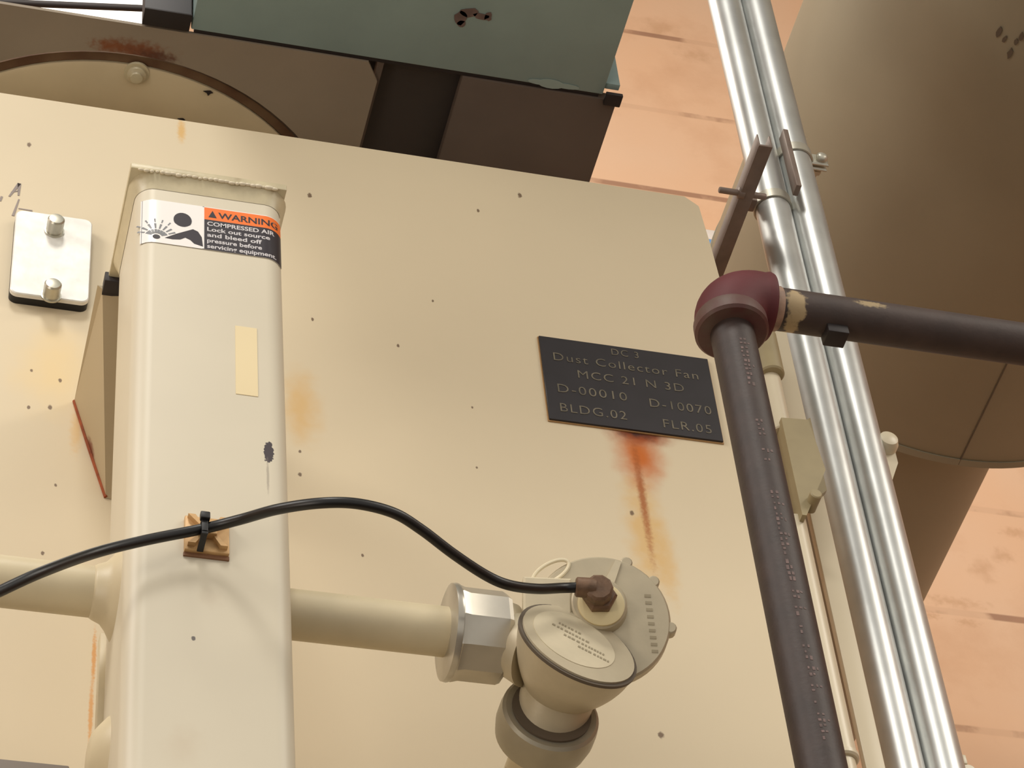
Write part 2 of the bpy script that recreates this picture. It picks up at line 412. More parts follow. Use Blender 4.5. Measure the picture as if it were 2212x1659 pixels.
hg = thing('door_hinge', 'cream barrel hinge with a round pin beside the black iron pipe', 'hinge', onY(1780, 1630, .02))
def vbar(pxa, pxb, y0, y1, Yc, r, mat, name, parent, label=None):
    a = onY((pxa), y0, Yc); b = onY(pxb, y1, Yc); xm = (a.x + b.x) / 2
    bm = B(); rod(bm, (xm, Yc, b.z), (xm, Yc, a.z), r); return part(name, bm, mat, parent, 38, label)
vbar(1652, 1662, 728, 812, .01, .0125, M_hinge_shade, 'knuckle', hg)
vbar(1660, 1690, 814, 938, .015, .010, M_cream, 'pin_sleeve', hg)
a = onY(1700, 940, .02); b = onY(1745, 1150, .02)
bm = B(); prism(bm, [Vector((a.x - .012, .0, a.z)), Vector((a.x + .014, .0, a.z + .002)), Vector((a.x + .020, .0, a.z - .062)), Vector((a.x - .008, .0, b.z)), Vector((a.x - .012, .0, b.z))], (0, .033, 0))
part('hinge_leaf', bm, M_hinge_shade, hg)
c = onY(1764, 1065, -.01)
bm = B(); lathe(bm, c, (0, 1, 0), ((0, .0045), (.001, .0055), (.02, .0055)), 24); part('pin', bm, M_hinge_shade, hg)
a = onY(1730, 1130, .02); b = onY(1836, 1640, .02)
bm = B(); rod(bm, (b.x - .006, .02, b.z), (b.x - .006, .02, a.z), .0118); part('barrel', bm, M_cream, hg)
bm = B(); rod(bm, (b.x - .006, .02, b.z - .004), (b.x - .006, .02, b.z + .003), .0132); part('barrel_rim', bm, M_cream, hg)
bm = B(); rod(bm, (b.x - .006, .02, .02), (b.x - .006, .02, b.z - .004), .0095); part('barrel_rod', bm, M_cream, hg)

# ------------------------------------------------------------------ bolted plate
PB = -.012
bp = thing('bolted_cover_plate', 'small bright zinc plate with two bolts on a black gasket, left of the post', 'plate', onY(108, 650, 0))
q = [onY(x, y, PB) for x, y in ((34, 455), (200, 472), (192, 652), (22, 632))]
xa, xb = q[3].x - .0, q[2].x + .0
xa, xb = (q[0].x + q[3].x) / 2, (q[1].x + q[2].x) / 2
za, zb = (q[2].z + q[3].z) / 2, (q[0].z + q[1].z) / 2
def rrect(xa, xb, za, zb, r, y, n=6):
    out = []
    for cx, cz, a0 in ((xb - r, zb - r, 0), (xa + r, zb - r, 90), (xa + r, za + r, 180), (xb - r, za + r, 270)):
        for k in range(n + 1):
            t = radians(a0 + 90 * k / n); out.append(Vector((cx + r * cos(t), y, cz + r * sin(t))))
    return out
bm = B(); loft(bm, [rrect(xa, xb, za, zb, .007, 0), rrect(xa, xb, za, zb, .007, PB + .0045)]); part('gasket', bm, M_black, bp)
bm = B(); loft(bm, [rrect(xa, xb, za, zb, .007, PB + .0045), rrect(xa, xb, za, zb, .007, PB + .0008), rrect(xa + .0008, xb - .0008, za + .0008, zb - .0008, .0065, PB)]); part('plate', bm, M_white_steel, bp)
for (x, y) in ((117, 500), (110, 640)):
    c = onY(x, y, PB)
    bm = B(); lathe(bm, c, (0, -1, 0), ((0, .0088), (.0015, .0088), (.0016, .0074), (.0135, .0074), (.0150, .0062), (.0155, .003)), 28); part('bolt', bm, M_zinc, bp)

# ------------------------------------------------------------------ sign
YS = -.003
sg = thing('equipment_sign', 'black engraved equipment sign with grey lettering above a rust streak', 'sign', (.663, 0, 3.406))
x0, x1 = .5838, .7432; z0, z1 = 3.4064, 3.516
bm = B(); box(bm, (x0, YS, z0), (x1, -.0004, z1), .0004, 1); part('plate', bm, M_sign, sg)
bm = B(); box(bm, (x0 - .0008, -.0012, z0 - .0012), (x1 + .0008, 0.0, z1 + .0006)); part('adhesive_edge', bm, M_signedge, sg)
W_, H_ = x1 - x0, z1 - z0
for s, u0, wd, v0, h in (('DC 3', .42, .16, .88, .078), ('Dust Collector Fan', .07, .85, .715, .095), ('MCC 21 N 3D', .20, .62, .535, .095),
                         ('D-00010', .07, .40, .33, .10), ('D-10070', .60, .36, .30, .10), ('BLDG.02', .07, .38, .10, .10), ('FLR.05', .66, .28, .07, .10)):
    bm = text_bm(s, h * H_ , X, Z, (x0 + u0 * W_, YS - .0001, z0 + v0 * H_), fit=wd * W_, bold=-.006, spacing=1.15)
    part('lettering', bm, M_signtext, sg)

# ------------------------------------------------------------------ compressed air post
PYF = -.246; PYB = -.145; PX0, PX1 = .1858, .2990
PR = .0145
def post_ring(z, grow=0.0, n=8):
    out = []; r = PR + grow
    xa, xb, ya, yb = PX0 - grow, PX1 + grow, PYF - grow, PYB + grow
    for cx, cy, a0 in ((xb - r, yb - r, 0), (xa + r, yb - r, 90), (xa + r, ya + r, 180), (xb - r, ya + r, 270)):
        for k in range(n + 1):
            t = radians(a0 + 90 * k / n); out.append(Vector((cx + r * cos(t), cy + r * sin(t), z)))
    return out
ZC = 3.357
ps = thing('air_header_post', 'cream square tube post with a welded top cap and orange warning label', 'post', ((PX0 + PX1) / 2, (PYF + PYB) / 2, 0))
bm = B(); loft(bm, [post_ring(0.0), post_ring(ZC - .006)]); part('tube', bm, M_post, ps, 30)
CX0, CX1, CYF, CYB = .1795, .3015, -.252, -.139
bm = B(); box(bm, (CX0, CYF, ZC - .007), (CX1, CYB, ZC), .0012, 2); part('top_cap', bm, M_weld, ps)
# weld fillet under the cap
bm = B(); loft(bm, [post_ring(ZC - .022, .0003), post_ring(ZC - .014, .0022), post_ring(ZC - .007, .0052)], cap=False); part('weld_bead', bm, M_weld, ps, 60)
bm = B()
for k in range(26):
    t = k / 25; p = Vector((CX0 + .008 + (CX1 - CX0 - .018) * t, CYF + .0002, ZC - .0075 + random.uniform(-.0008, .0006)))
    bmesh.ops.create_uvsphere(bm, u_segments=10, v_segments=6, radius=random.uniform(.0011, .0019), matrix=Matrix.Translation(p) @ Matrix.Diagonal((random.uniform(1.2, 2.6), 1, 1, 1)))
part('weld_spatter', bm, M_cream, ps, 60)
# tape residue
ta, tb = onY(508, 704, PYF), onY(562, 858, PYF)
bm = B(); box(bm, (ta.x, PYF - .0004, tb.z), (onY(556, 780, PYF).x, PYF, ta.z)); part('tape_residue', bm, M_tape, ps)
# saddle of the crossing pipe on the tube's left side
YP = -.195
zp = (onY(900, 1302, YP).z + onY(900, 1415, YP).z) / 2
RP = .0178
bm = B(); lathe(bm, (PX0 + .002, YP, zp), (-1, 0, 0), ((0, .034), (.002, .0325), (.006, .026), (.010, .0215), (.016, .0190), (.018, .0178)), 40); part('weld_saddle', bm, M_pipe_cream, ps, 60)
pl2 = onY(222, 1620, -.16)
bm = B(); lathe(bm, (PX0 + .002, -.17, onY(210, 1640, -.17).z), (-1, 0, 0), ((0, .030), (.003, .028), (.008, .022), (.012, .0165), (.0135, .010)), 40); part('lower_boss', bm, M_pipe_cream, ps, 60)
bm = B(); box(bm, (PX0 - .0035, PYB - .006, onY(224, 1700, PYB).z), (PX0 + .012, PYB + .004, onY(236, 1380, PYB).z), .001); part('rear_rail', bm, M_pipe_cream, ps)

# bracket arm from the post back to the housing
br = thing('wall_bracket', 'tan steel bracket with a rusty lower weld joining the post to the housing', 'bracket', (.2, -.05, 3.24))
A1 = onY(160, 868, 0); A2 = onY(228, 1076, 0)
xA = A1.x; 
bm = B()
yF = -.128
top = A1.z; low = A2.z
f_ = [Vector((xA, yF, top)), Vector((PX1 - .01, yF, top)), Vector((PX1 - .01, yF, top - .02)), Vector((xA + .004, yF, top - .004))]
bk = [Vector((xA, -.0005, top)), Vector((PX1 - .01, -.0005, top)), Vector((PX1 - .01, -.0005, low - .02)), Vector((A2.x, -.0005, low))]
loft(bm, [f_, bk]); part('arm', bm, M_bracket, br, 20)
bm = B(); sweep(bm, [A1 + Vector((0, -.001, 0)), (A1 + A2) / 2 + Vector((-.0005, -.001, 0)), A2 + Vector((0, -.001, 0))], .0016, 8)
part('rusty_weld', bm, material('weld_rust', srgb(140, 66, 28), rough=.8, var=.3, var_scale=90), br)
bm = B(); box(bm, (xA + .004, CYB - .002, top - .008), (PX1 - .012, yF + .0005, top + .003), .0008); box(bm, (xA + .004, CYB + .010, ZC - .012), (PX1 - .02, CYB + .014, ZC - .004))
part('gap_shade', bm, M_blacksteel, br)  # black boxes stand in for the shaded gap behind the post

# ------------------------------------------------------------------ warning label, wraps round the post's right corner
lb = thing('warning_label', 'white, black and orange compressed air warning sticker with a pictogram, on the post', 'label', (.24, PYF, 3.27))
sL = onY(306, 430, PYF).x; zLt = onY(306, 428, PYF).z; zLb = onY(306, 520, PYF).z
xflat = PX1 - PR
def wrap(a, b, t, x_start=sL, z_base=zLb):
    """a: distance along the post face from the label's left edge"""
    off = .0004 + t
    xx = x_start + a
    if xx <= PX0 + PR:
        return Vector((xx, PYF + max(0, (PX0 + PR - xx)) ** 2 / (2 * PR) - off, z_base + b))
    if xx <= xflat: return Vector((xx, PYF - off, z_base + b))
    th = (xx - xflat) / PR
    return Vector((xflat + (PR + off) * sin(th), PYF + PR - (PR + off) * cos(th), z_base + b))
HL = zLt - zLb
WL = (xflat - sL) + PR * 1.15
def label_sheet(a0, a1, b0, b1, t0, t1, n=28):
    bm = B(); rings = []
    for i in range(n + 1):
        a = a0 + (a1 - a0) * i / n
        rings.append([wrap(a, b0, t0), wrap(a, b1, t0), wrap(a, b1, t1), wrap(a, b0, t1)])
    loft(bm, rings); return bm
part('backing', label_sheet(0, WL, 0, HL, 0, .0002), M_white, lb, 50)
aS = onY(441, 450, PYF).x - sL
part('orange_band', label_sheet(aS, WL, HL * .70, HL * .985, .0002, .0003), M_orange, lb, 50)
part('black_field', label_sheet(aS, WL, HL * .0, HL * .70, .0002, .0003), M_navy, lb, 50)
bmf = B()
def add_sheet(bm, a0, a1, b0, b1, t0=.0002, t1=.0003):
    r = [[wrap(a0, b0, t0), wrap(a0, b1, t0), wrap(a0, b1, t1), wrap(a0, b0, t1)], [wrap(a1, b0, t0), wrap(a1, b1, t0), wrap(a1, b1, t1), wrap(a1, b0, t1)]]
    loft(bm, r)
add_sheet(bmf, .0008, .0011, 0, HL); add_sheet(bmf, 0.0008, aS, HL * .985, HL); add_sheet(bmf, 0.0008, aS, 0, HL * .012)
part('border_line', bmf, M_grey_ink, lb)
def lab_text(s, a, b, h, fit, mat, name='lettering', bold=.012):
    bm = text_bm(s, h, X, Z, (0, 0, 0), thick=.00012, fit=fit, bold=bold, bend=lambda p, q, t: wrap(a + p, b + q, .0003 + t))
    part(name, bm, mat, lb)
TW = WL - aS
lab_text('WARNING', aS + TW * .17, HL * .765, HL * .135, TW * .74, M_navy, bold=.02)
def poly_wrap(bm, pts, t0=.0002, t1=.0004):
    loft(bm, [[wrap(a, b, t0) for a, b in pts], [wrap(a, b, t1) for a, b in pts]])
bm = B(); ax = aS + TW * .05
poly_wrap(bm, [(ax, HL * .76), (ax + TW * .10, HL * .76), (ax + TW * .05, HL * .92)], .0003, .00045); part('alert_triangle', bm, M_navy, lb)
for i, (s, wf) in enumerate((('COMPRESSED AIR', .82), ('Lock out source', .76), ('and bleed off', .66), ('pressure before', .66), ('servicing equipment.', .84))):
    lab_text(s, aS + TW * .035, HL * (.565 - .132 * i), HL * .09, TW * wf, M_lettergrey, bold=.02)
# pictogram: round head, shoulder and the air burst
bm = B(); hc = (aS * .655, HL * .60)
poly_wrap(bm, [(hc[0] + aS * .145 * cos(t), hc[1] + HL * .17 * sin(t) * (1 if sin(t) > -.7 else .9)) for t in [2 * pi * k / 24 for k in range(24)]])
part('pictogram_head', bm, M_navy, lb)
bm = B(); 
poly_wrap(bm, [(aS * u, HL * v) for u, v in ((.38, .13), (.56, .26), (.82, .42), (.90, .38), (.96, .26), (.98, .05), (.84, .09), (.78, .16), (.70, .2), (.62, .14), (.5, .12))])
part('pictogram_shoulder', bm, M_navy, lb)
bm = B(); bx_, bz_ = aS * .245, HL * .13
poly_wrap(bm, [(bx_ + aS * .06 * cos(t), bz_ + HL * .05 * sin(t)) for t in [2 * pi * k / 14 for k in range(14)]])
part('pictogram_valve', bm, M_navy, lb)
bm = B()
for ang in (146, 130, 112, 94, 78, 62, 46, 30):
    for (r0, r1, w_) in ((.09, .19, .014), (.22, .34, .011), (.38, .46, .008)):
        if ang > 150 and r0 > .3: continue
        t = radians(ang); c_, s_ = cos(t), sin(t); k = aS
        if ang in (30, 46, 146) and r0 > .35: continue
        P = lambda r, w2: (bx_ + k * (r * c_ - w2 * s_), bz_ + k * (r * s_ + w2 * c_) * .95)
        poly_wrap(bm, [P(r0, -w_), P(r1, -w_ * 1.5), P(r1, w_ * 1.5), P(r0, w_)])
part('pictogram_burst', bm, M_grey_ink, lb)

# ------------------------------------------------------------------ crossing pipe
pp = thing('air_pipe', 'cream painted horizontal pipe running through the post to the round fitting', 'pipe', (.0, YP, zp))
xe = onY(960, 1360, YP).x
bm = B(); rod(bm, (-.25, YP, zp), (PX0 - .001, YP, zp), RP, 40); part('left_run', bm, M_pipe_cream, pp)
bm = B(); rod(bm, (PX1 + .0005, YP, zp), (xe + .004, YP, zp), RP, 40); part('right_run', bm, M_pipe_cream, pp)

# ------------------------------------------------------------------ round conduit fitting
R_, U_, FW = BASIS
def cdir(right, up, toward):
    return (R_ * right + U_ * up - FW * toward).normalized()
ft = thing('round_pipe_fitting', 'round cast aluminium fitting with two ribbed couplings under the sign', 'pipe fitting', (onY(1290, 1345, YP).x, YP, zp))
# union coupling on the horizontal pipe
xa_ = onY(948, 1360, YP).x; xb_ = onY(1090, 1385, YP).x
bm = B(); RC = .0345
L_ = xb_ - xa_ - .002
lathe(bm, (xa_ + .006, YP, zp), X, ((0, .020), (0, RC - .004), (.002, RC - .001), (.005, RC), (.010, RC - .0015), (L_ - .008, RC - .0015), (L_ - .005, RC - .003), (L_ - .003, .025)), 10, ph=.3)
part('union_nut', bm, M_alu2, ft, 20)
bm = B(); lathe(bm, (xa_ + .0045, YP, zp), X, ((0, RC - .003), (.001, RC), (.004, RC + .0005), (.0055, RC)), 44); part('union_collar', bm, M_alu2, ft)
cD = onY(1300, 1338, -.222)          # centre of the large cover
# large cover
nD = cdir(.10, .50, .86)
rD = .0487
bm = B()
prof = ((-.030, rD * .70), (-.022, rD * .90), (-.010, rD * .97), (-.0075, rD), (0, rD), (.0015, rD * .97))
lathe(bm, cD, nD, prof, 56); part('cover', bm, M_alu, ft, 30)
# small lugs on the rim
for ang in (-5, 40, 68):
    t = radians(ang); c = cD + R_ * (rD * cos(t)) * 1.0
    u, v, _ = frame(nD); uu = (R_ - nD * R_.dot(nD)).normalized(); vv = nD.cross(uu)
    c = cD + uu * (rD * cos(t)) + vv * (rD * sin(t)) - nD * .003
    bm = B(); lathe(bm, c, nD, ((-.006, .0035), (-.005, .0045), (.003, .0045), (.004, .0035)), 12); part('rim_lug', bm, M_alu, ft)
# lower body, a tapered hub that runs back towards the housing
nS = cdir(.42, .82, .40)
cS = onY(1246, 1398, -.232)
cc = onY(1214, 1480, -.186)
dB = Vector((0, 1, 0))
rS = .0440
bm = B(); lathe(bm, (xb_ - .006, YP, zp), (cS.lerp(cc, .45) - Vector((xb_, YP, zp))), ((0, .027), (.006, .027), (.012, .0225), (.030, .026)), 40); part('side_hub', bm, M_alu, ft)
u1 = (R_ * .89 - U_ * .45); u1 = (u1 - nS * u1.dot(nS)).normalized(); v1 = nS.cross(u1)
u2 = (u1 - dB * u1.dot(dB)).normalized(); v2 = (-dB).cross(u2)
bm = B()
rings = []
N_ = 48
steps = 10
for i in range(steps + 1):
    t = i / steps
    cen = cS.lerp(cc, t); n_ = nS.lerp(-dB, t).normalized()
    uu = u1.lerp(u2, t); uu = (uu - n_ * uu.dot(n_)).normalized(); vv = n_.cross(uu)
    r = rS * (1 - t) + .0275 * t + .003 * sin(pi * t)
    rings.append([cen + uu * (r * cos(2 * pi * k / N_)) + vv * (r * sin(2 * pi * k / N_)) for k in range(N_)])
loft(bm, rings); part('lower_body', bm, M_alu, ft, 50)
# nameplate disc with dark rim
def disc(bm, c, n, u, v, r, h, N=56):
    loft(bm, [[c + u * (r * cos(2 * pi * k / N)) + v * (r * sin(2 * pi * k / N)) + n * hh for k in range(N)] for hh in (0, h)])
bm = B(); disc(bm, cS, nS, u1, v1, rS * 1.015, .0022); part('seam_ring', bm, M_darkseam, ft)
bm = B(); disc(bm, cS + nS * .0015, nS, u1, v1, rS * .955, .0022); part('nameplate', bm, M_alu, ft)
npar = bpy.data.objects['nameplate'] if 'nameplate' in bpy.data.objects else None
bm = B(); disc(bm, cS + nS * .0037 - u1 * .004 + v1 * .001, nS, u1, v1, rS * .70, .0004); part('nameplate_patch', bm, M_pale, ft)
bm = B()
for row, (y_, xs_) in enumerate(((.011, (-.018, -.002)), (.005, (-.022, .004)), (-.001, (-.012, .020)), (-.007, (0, .024)))):
    xx = xs_[0]
    while xx < xs_[1]:
        wd = random.uniform(.0012, .0026)
        c = cS + nS * .0041 + u1 * xx + v1 * y_
        prism(bm, [c, c + u1 * wd, c + u1 * wd + v1 * .0022, c + v1 * .0022], nS * .0003)
        xx += wd + random.uniform(.0006, .0016)
part('raised_marks', bm, M_castmark, ft)
# raised boxy hub and cable gland seat on top of the cover
def obox(bm, c, a, b, n, la, lb, ln, bev=.0015):
    vs0 = len(bm.verts)
    pts = [c + a * (sa * la / 2) + b * (sb * lb / 2) for sa, sb in ((-1, -1), (1, -1), (1, 1), (-1, 1))]
    rings = []
    for hh, ins in ((0, 0), (ln - bev, 0), (ln, bev)):
        rings.append([c + a * (sa * (la / 2 - ins)) + b * (sb * (lb / 2 - ins)) + n * hh for sa, sb in ((-1, -1), (1, -1), (1, 1), (-1, 1))])
    loft(bm, rings)
uD = (R_ - nD * R_.dot(nD)).normalized(); vD = nD.cross(uD)
def onD(px, py, h=0.0):
    """point of the fitting's cover plane seen at that place in the photo, raised h"""
    d = ray(px, py); t = ((cD + nD * h) - CAM).dot(nD) / d.dot(nD); return CAM + d * t
bm = B(); obox(bm, onD(1180, 1300, .001), uD, vD, nD, .034, .030, .009); part('square_boss', bm, M_pale, ft)
bm = B(); lathe(bm, onD(1290, 1315, .0), nD, ((0, .0215), (.004, .0205), (.009, .0200), (.0105, .0185)), 36); part('gland_boss', bm, M_alu, ft)
bm = B(); lathe(bm, onD(1298, 1308, .0095), nD, ((0, .0165), (.0025, .0165), (.0032, .0150)), 36); part('gland_seal', bm, M_ring_y, ft)
bm = B(); oc = onD(1190, 1236, .0015); ou = (onD(1228, 1212, .0015) - onD(1150, 1258, .0015)).normalized(); ov = nD.cross(ou)
NN = 40; ovr = []
for k in range(NN + 1):
    t = 2 * pi * k / NN; ovr.append(oc + ou * (.0150 * cos(t)) + ov * (.0065 * sin(t)))
sweep(bm, ovr, .0014, 8); part('oval_ring', bm, M_tagw, ft)
bm = B(); pA, pBn = onD(1335, 1215, .0008), onD(1315, 1262, .0008); t_ = (pBn - pA).normalized(); s_ = nD.cross(t_) * .0022
prism(bm, [pA - s_, pBn - s_ * 1.6, pBn + s_ * 1.6, pA + s_], nD * .0022); part('rib', bm, M_pale, ft)
bm = B()
for k in range(9):
    c = onD(1392 + 2.0 * k, 1290 + 15 * k, .0014)
    prism(bm, [c, c + uD * .0045, c + uD * .0045 + vD * .0022, c + vD * .0022], nD * .0004)
part('cast_lettering', bm, M_castmark, ft)
# coupling ring and stub on the run into the housing
xc, zc = cc.x, cc.z
cR = onY(1188, 1545, -.172)
bm = B()
ro, ri = .0355, .0275
rr = [ring(cR + Y * t, Y, r, 48) for t, r in ((-.004, ri), (-.004, ro - .003), (-.002, ro - .0008), (.004, ro), (.014, ro), (.024, ro - .002), (.026, ro - .006), (.026, .018))]
loft(bm, rr, cap=True); part('rear_collar', bm, M_alu3, ft, 30)
bm = B(); loft(bm, [ring(cR + Y * t, Y, r, 48) for t, r in ((-.006, ri + .0008), (-.0042, ri + .0008))]); part('rear_gasket', bm, M_darkseam, ft)
bm = B(); rod(bm, cc - Y * .004, cR + Y * .010, .0262, 44); part('neck', bm, M_alu, ft)
bm = B(); rod(bm, cR + Y * .024, Vector((cR.x, -.0005, cR.z)), .0172, 36); part('rear_pipe', bm, M_pipe_cream, ft)

# brown gland nut + cable
gn = thing('cable_gland', 'brown weathered brass cable gland on the round fitting where the black cable ends', 'cable gland', onD(1288, 1290, .012))
bm = B(); lathe(bm, onD(1294, 1294, .0122), nD, ((0, .0115), (.002, .0122), (.006, .0122), (.008, .0105)), 6); part('hex_base', bm, M_brass, gn, 20)
cg = onD(1290, 1283, .0195)
bm = B(); lathe(bm, cg, nD, ((0, .0098), (.003, .0105), (.010, .0102), (.0115, .0085)), 10); part('cap', bm, M_brass, gn, 25)
ce = onD(1246, 1268, .026)
cx2 = onD(1300, 1272, .026)
bm = B(); dd = (cx2 - ce).normalized()
lathe(bm, ce - dd * .001, dd, ((0, .0058), (.001, .0072), (.010, .0074), (.014, .0066)), 12); part('cable_nipple', bm, M_brass, gn)

def cpt(px, py, Yc): return onY(px, py, Yc)
cend_Y = ce.y
cpts = [cpt(-900, 1720, -.300), cpt(-420, 1490, -.302), cpt(-160, 1356, -.302), cpt(-60, 1306, -.300), cpt(0, 1277, -.298), cpt(90, 1236, -.293), cpt(200, 1196, -.272), cpt(310, 1168, -.265), cpt(440, 1142, -.2650),
        cpt(520, 1122, -.279), cpt(600, 1100, -.304), cpt(690, 1087, -.322), cpt(770, 1088, -.326), cpt(850, 1108, -.321), cpt(910, 1144, -.310), cpt(980, 1197, -.294),
        cpt(1050, 1243, -.278), cpt(1100, 1264, -.270), cpt(1160, 1272, (-.270 + cend_Y) / 2), cpt(1215, 1270, cend_Y), ce + dd * .004]
bm = B(); sweep(bm, spline(cpts, 10), .0037, 16)
tag(obj('power_cable', bm, M_cable, origin=cpts[11]), 'thin black cable curving from the post clip to the round fitting', 'cable')

# cable clip
cl = thing('cable_tie_mount', 'small brass-toned cable tie mount holding the black cable on the post', 'clip', onY(445, 1180, PYF))
m0 = onY(445, 1163, PYF)
bm = B(); box(bm, (m0.x - .0152, PYF - .0045, m0.z - .0165), (m0.x + .0152, PYF - .0001, m0.z + .0155), .0008); part('base', bm, M_mount, cl)
bm = B(); box(bm, (m0.x - .0155, PYF - .0016, m0.z - .0195), (m0.x + .0155, PYF - .0001, m0.z - .0165)); part('adhesive_pad', bm, M_mountd, cl)
bm = B()
yb = PYF - .0045
for sx in (-1, 1):
    for sz in (-1, 1):
        prism(bm, [Vector((m0.x + sx * .0135, yb, m0.z + sz * .0135)), Vector((m0.x + sx * .006, yb, m0.z + sz * .0045)), Vector((m0.x + sx * .0035, yb, m0.z + sz * .0045)), Vector((m0.x + sx * .0085, yb, m0.z + sz * .0135))], (0, -.004, 0))
box(bm, (m0.x - .006, yb - .006, m0.z - .005), (m0.x + .006, yb, m0.z + .005), .0008)
part('bridge', bm, M_mount, cl)
bm = B(); cc_ = cpts[8]
box(bm, (cc_.x - .0022, cc_.y - .0052, cc_.z - .0095), (cc_.x + .0022, cc_.y - .0040, cc_.z + .0062), .0004)
box(bm, (cc_.x - .0022, cc_.y - .0052, cc_.z + .0045), (cc_.x + .0022, yb, cc_.z + .0062), .0004)
box(bm, (cc_.x - .0022, cc_.y - .0052, cc_.z - .0078), (cc_.x + .0022, yb, cc_.z - .0062), .0004)
box(bm, (cc_.x - .0033, cc_.y - .0075, cc_.z + .0035), (cc_.x + .0033, cc_.y - .0028, cc_.z + .0095), .0008)
part('zip_tie', bm, M_black, cl)

# ------------------------------------------------------------------ fan base above the housing
ZS = 3.91
YF0 = .006
fb = thing('fan_base', 'brown steel fan base overhead, shade painted into its right end, with a round cream inlet disc underneath', 'machine base', (.2, .6, ZT))
xS1 = onZ(800, 230, ZS).x; xS2 = onZ(985, 215, ZS).x; xS3 = .703
xb0_ = onZ(418, 74, ZS).x
cI = Vector((.2182, .3026, ZS)); rI = .2617
# left plate with a round opening
bm = B()
N = 96
hole = [cI + Vector((rI * cos(2 * pi * k / N), rI * sin(2 * pi * k / N), 0)) for k in range(N)]
def sq(p):
    d = p - cI; t = 1e9
    if d.x > 1e-9: t = min(t, (xS1 - cI.x + .0) / d.x)
    if d.x < -1e-9: t = min(t, (-.6 - cI.x) / d.x)
    if d.y > 1e-9: t = min(t, (1.2 - cI.y) / d.y)
    if d.y < -1e-9: t = min(t, (YF0 - cI.y) / d.y)
    return cI + d * t
corners = []
outer = [sq(p) for p in hole]
lo_ = [[bm.verts.new(p) for p in hole], [bm.verts.new(p) for p in outer]]
hi_ = [[bm.verts.new(p + Z * .004) for p in hole], [bm.verts.new(p + Z * .004) for p in outer]]
for k in range(N):
    j = (k + 1) % N
    for a, b in ((lo_[0], lo_[1]), (lo_[1], hi_[1]), (hi_[1], hi_[0]), (hi_[0], lo_[0])):
        bm.faces.new((a[k], a[j], b[j], b[k]))
bmesh.ops.recalc_face_normals(bm, faces=bm.faces)
part('base_plate', bm, M_soffit, fb, 30)
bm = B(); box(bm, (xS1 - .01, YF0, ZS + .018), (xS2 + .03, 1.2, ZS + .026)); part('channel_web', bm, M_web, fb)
bm = B(); box(bm, (xb0_, YF0 - .0042, ZS + .0025), (xS3 - .02, YF0 - .0002, ZS + .03)); part('gap_dark_strip', bm, M_blacksteel, fb)  # dark strip added so the gap behind the teal box reads as shade
bm = B(); box(bm, (xS1 - .003, YF0 + .001, ZS + .004), (xS1 + .003, 1.2, ZS + .0178)); part('channel_flange', bm, M_sof_shade, fb)
bm = B(); box(bm, (xS2, YF0, ZS), (xS3, 1.2, ZS + .012), .001); part('end_plate', bm, M_sof_shade, fb)
bm = B()
loft(bm, [[cI + Vector((r * cos(2 * pi * k / N), r * sin(2 * pi * k / N), h)) for k in range(N)] for r, h in ((rI - .004, .020), (rI - .004, .004), (rI - .0135, .004), (rI - .0135, .020))], cap=False)
part('inlet_ring', bm, M_rustring, fb, 30)
bm = B()
loft(bm, [[cI + Vector((r * cos(2 * pi * k / N), r * sin(2 * pi * k / N), h)) for k in range(N)] for r, h in ((rI - .0145, .016), (rI - .0145, .002), (rI - .018, .0), (.19, -.0005), (.17, .004))], cap=True)
part('inlet_disc', bm, M_disc, fb, 30)
c = onZ(295, 158, ZS)
bm = B(); lathe(bm, c + Z * .002, (0, 0, -1), ((0, .0125), (.003, .0125), (.0032, .0095), (.007, .0095), (.009, .0065), (.0115, .0060), (.012, .004)), 24); part('disc_bolt', bm, M_weld, fb)
for (x, y, s) in ((450, 198, .0045), (392, 257, .0035)):
    c = onZ(x, y, ZS); bm = B(); prism(bm, [c + Vector((s * a, s * b, -.0006)) for a, b in ((-1.2, -.1), (-.3, .3), (.1, 1), (.5, .3), (1.1, 0), (.4, -.5), (-.2, -.4))], (0, 0, -.0006)); part('paint_chip', bm, M_blacksteel, fb)
for x in (-.4, .55):
    for y in (.60, .80):
        bm = B(); box(bm, (x, y, ZT - .0295), (x + .08, y + .07, ZS), .002); part('support_foot', bm, M_soffit, fb)

# ------------------------------------------------------------------ teal box
tb_ = thing('teal_machine_box', 'teal painted steel box seen from below at the top, with a worn brown patch', 'machine', (.47, -.22, ZS))
xt0 = onZ(410, 74, ZS).x + .0
xt1 = onZ(1300, 213, ZS).x
bm = B(); box(bm, (xt0, -.52, ZS + .001), (xt1, YF0 - .0045, ZS + .26), .0015); part('box_body', bm, M_teal, tb_)
e0 = onZ(1352, 84, ZS); e1 = onZ(1335, 190, ZS)
bm = B(); box(bm, (xt1 + .0005, onZ(1345, 190, ZS).y, ZS + .004), (xt1 + .0155, -.004, ZS + .24), .001); part('side_flange', bm, M_teal, tb_)
bm = B(); box(bm, (onZ(1305, 214, ZS - .002).x, -.0045, ZS - .005), (onZ(1343, 214, ZS - .002).x, .010, ZS - .0003), .0008); part('corner_lug', bm, M_blacksteel, tb_)
bm = B(); c = onZ(1030, 38, ZS - .0)
for ox, oy, sx, sy in ((-.016, .004, .007, .008), (-.008, -.004, .009, .006), (.004, -.002, .008, .004), (.011, -.003, .004, .006), (-.013, .010, .005, .004)):
    pts = [c + Vector((ox + sx * cos(t) * random.uniform(.7, 1.15), oy + sy * sin(t) * random.uniform(.7, 1.15), .0008)) for t in [2 * pi * k / 11 for k in range(11)]]
    prism(bm, pts, (0, 0, -.0006))
part('worn_patch', bm, material('worn_brown', srgb(104, 84, 78), rough=.7, var=.2, var_scale=80), tb_)
bm = B(); c = onZ(1190, 182, ZS)
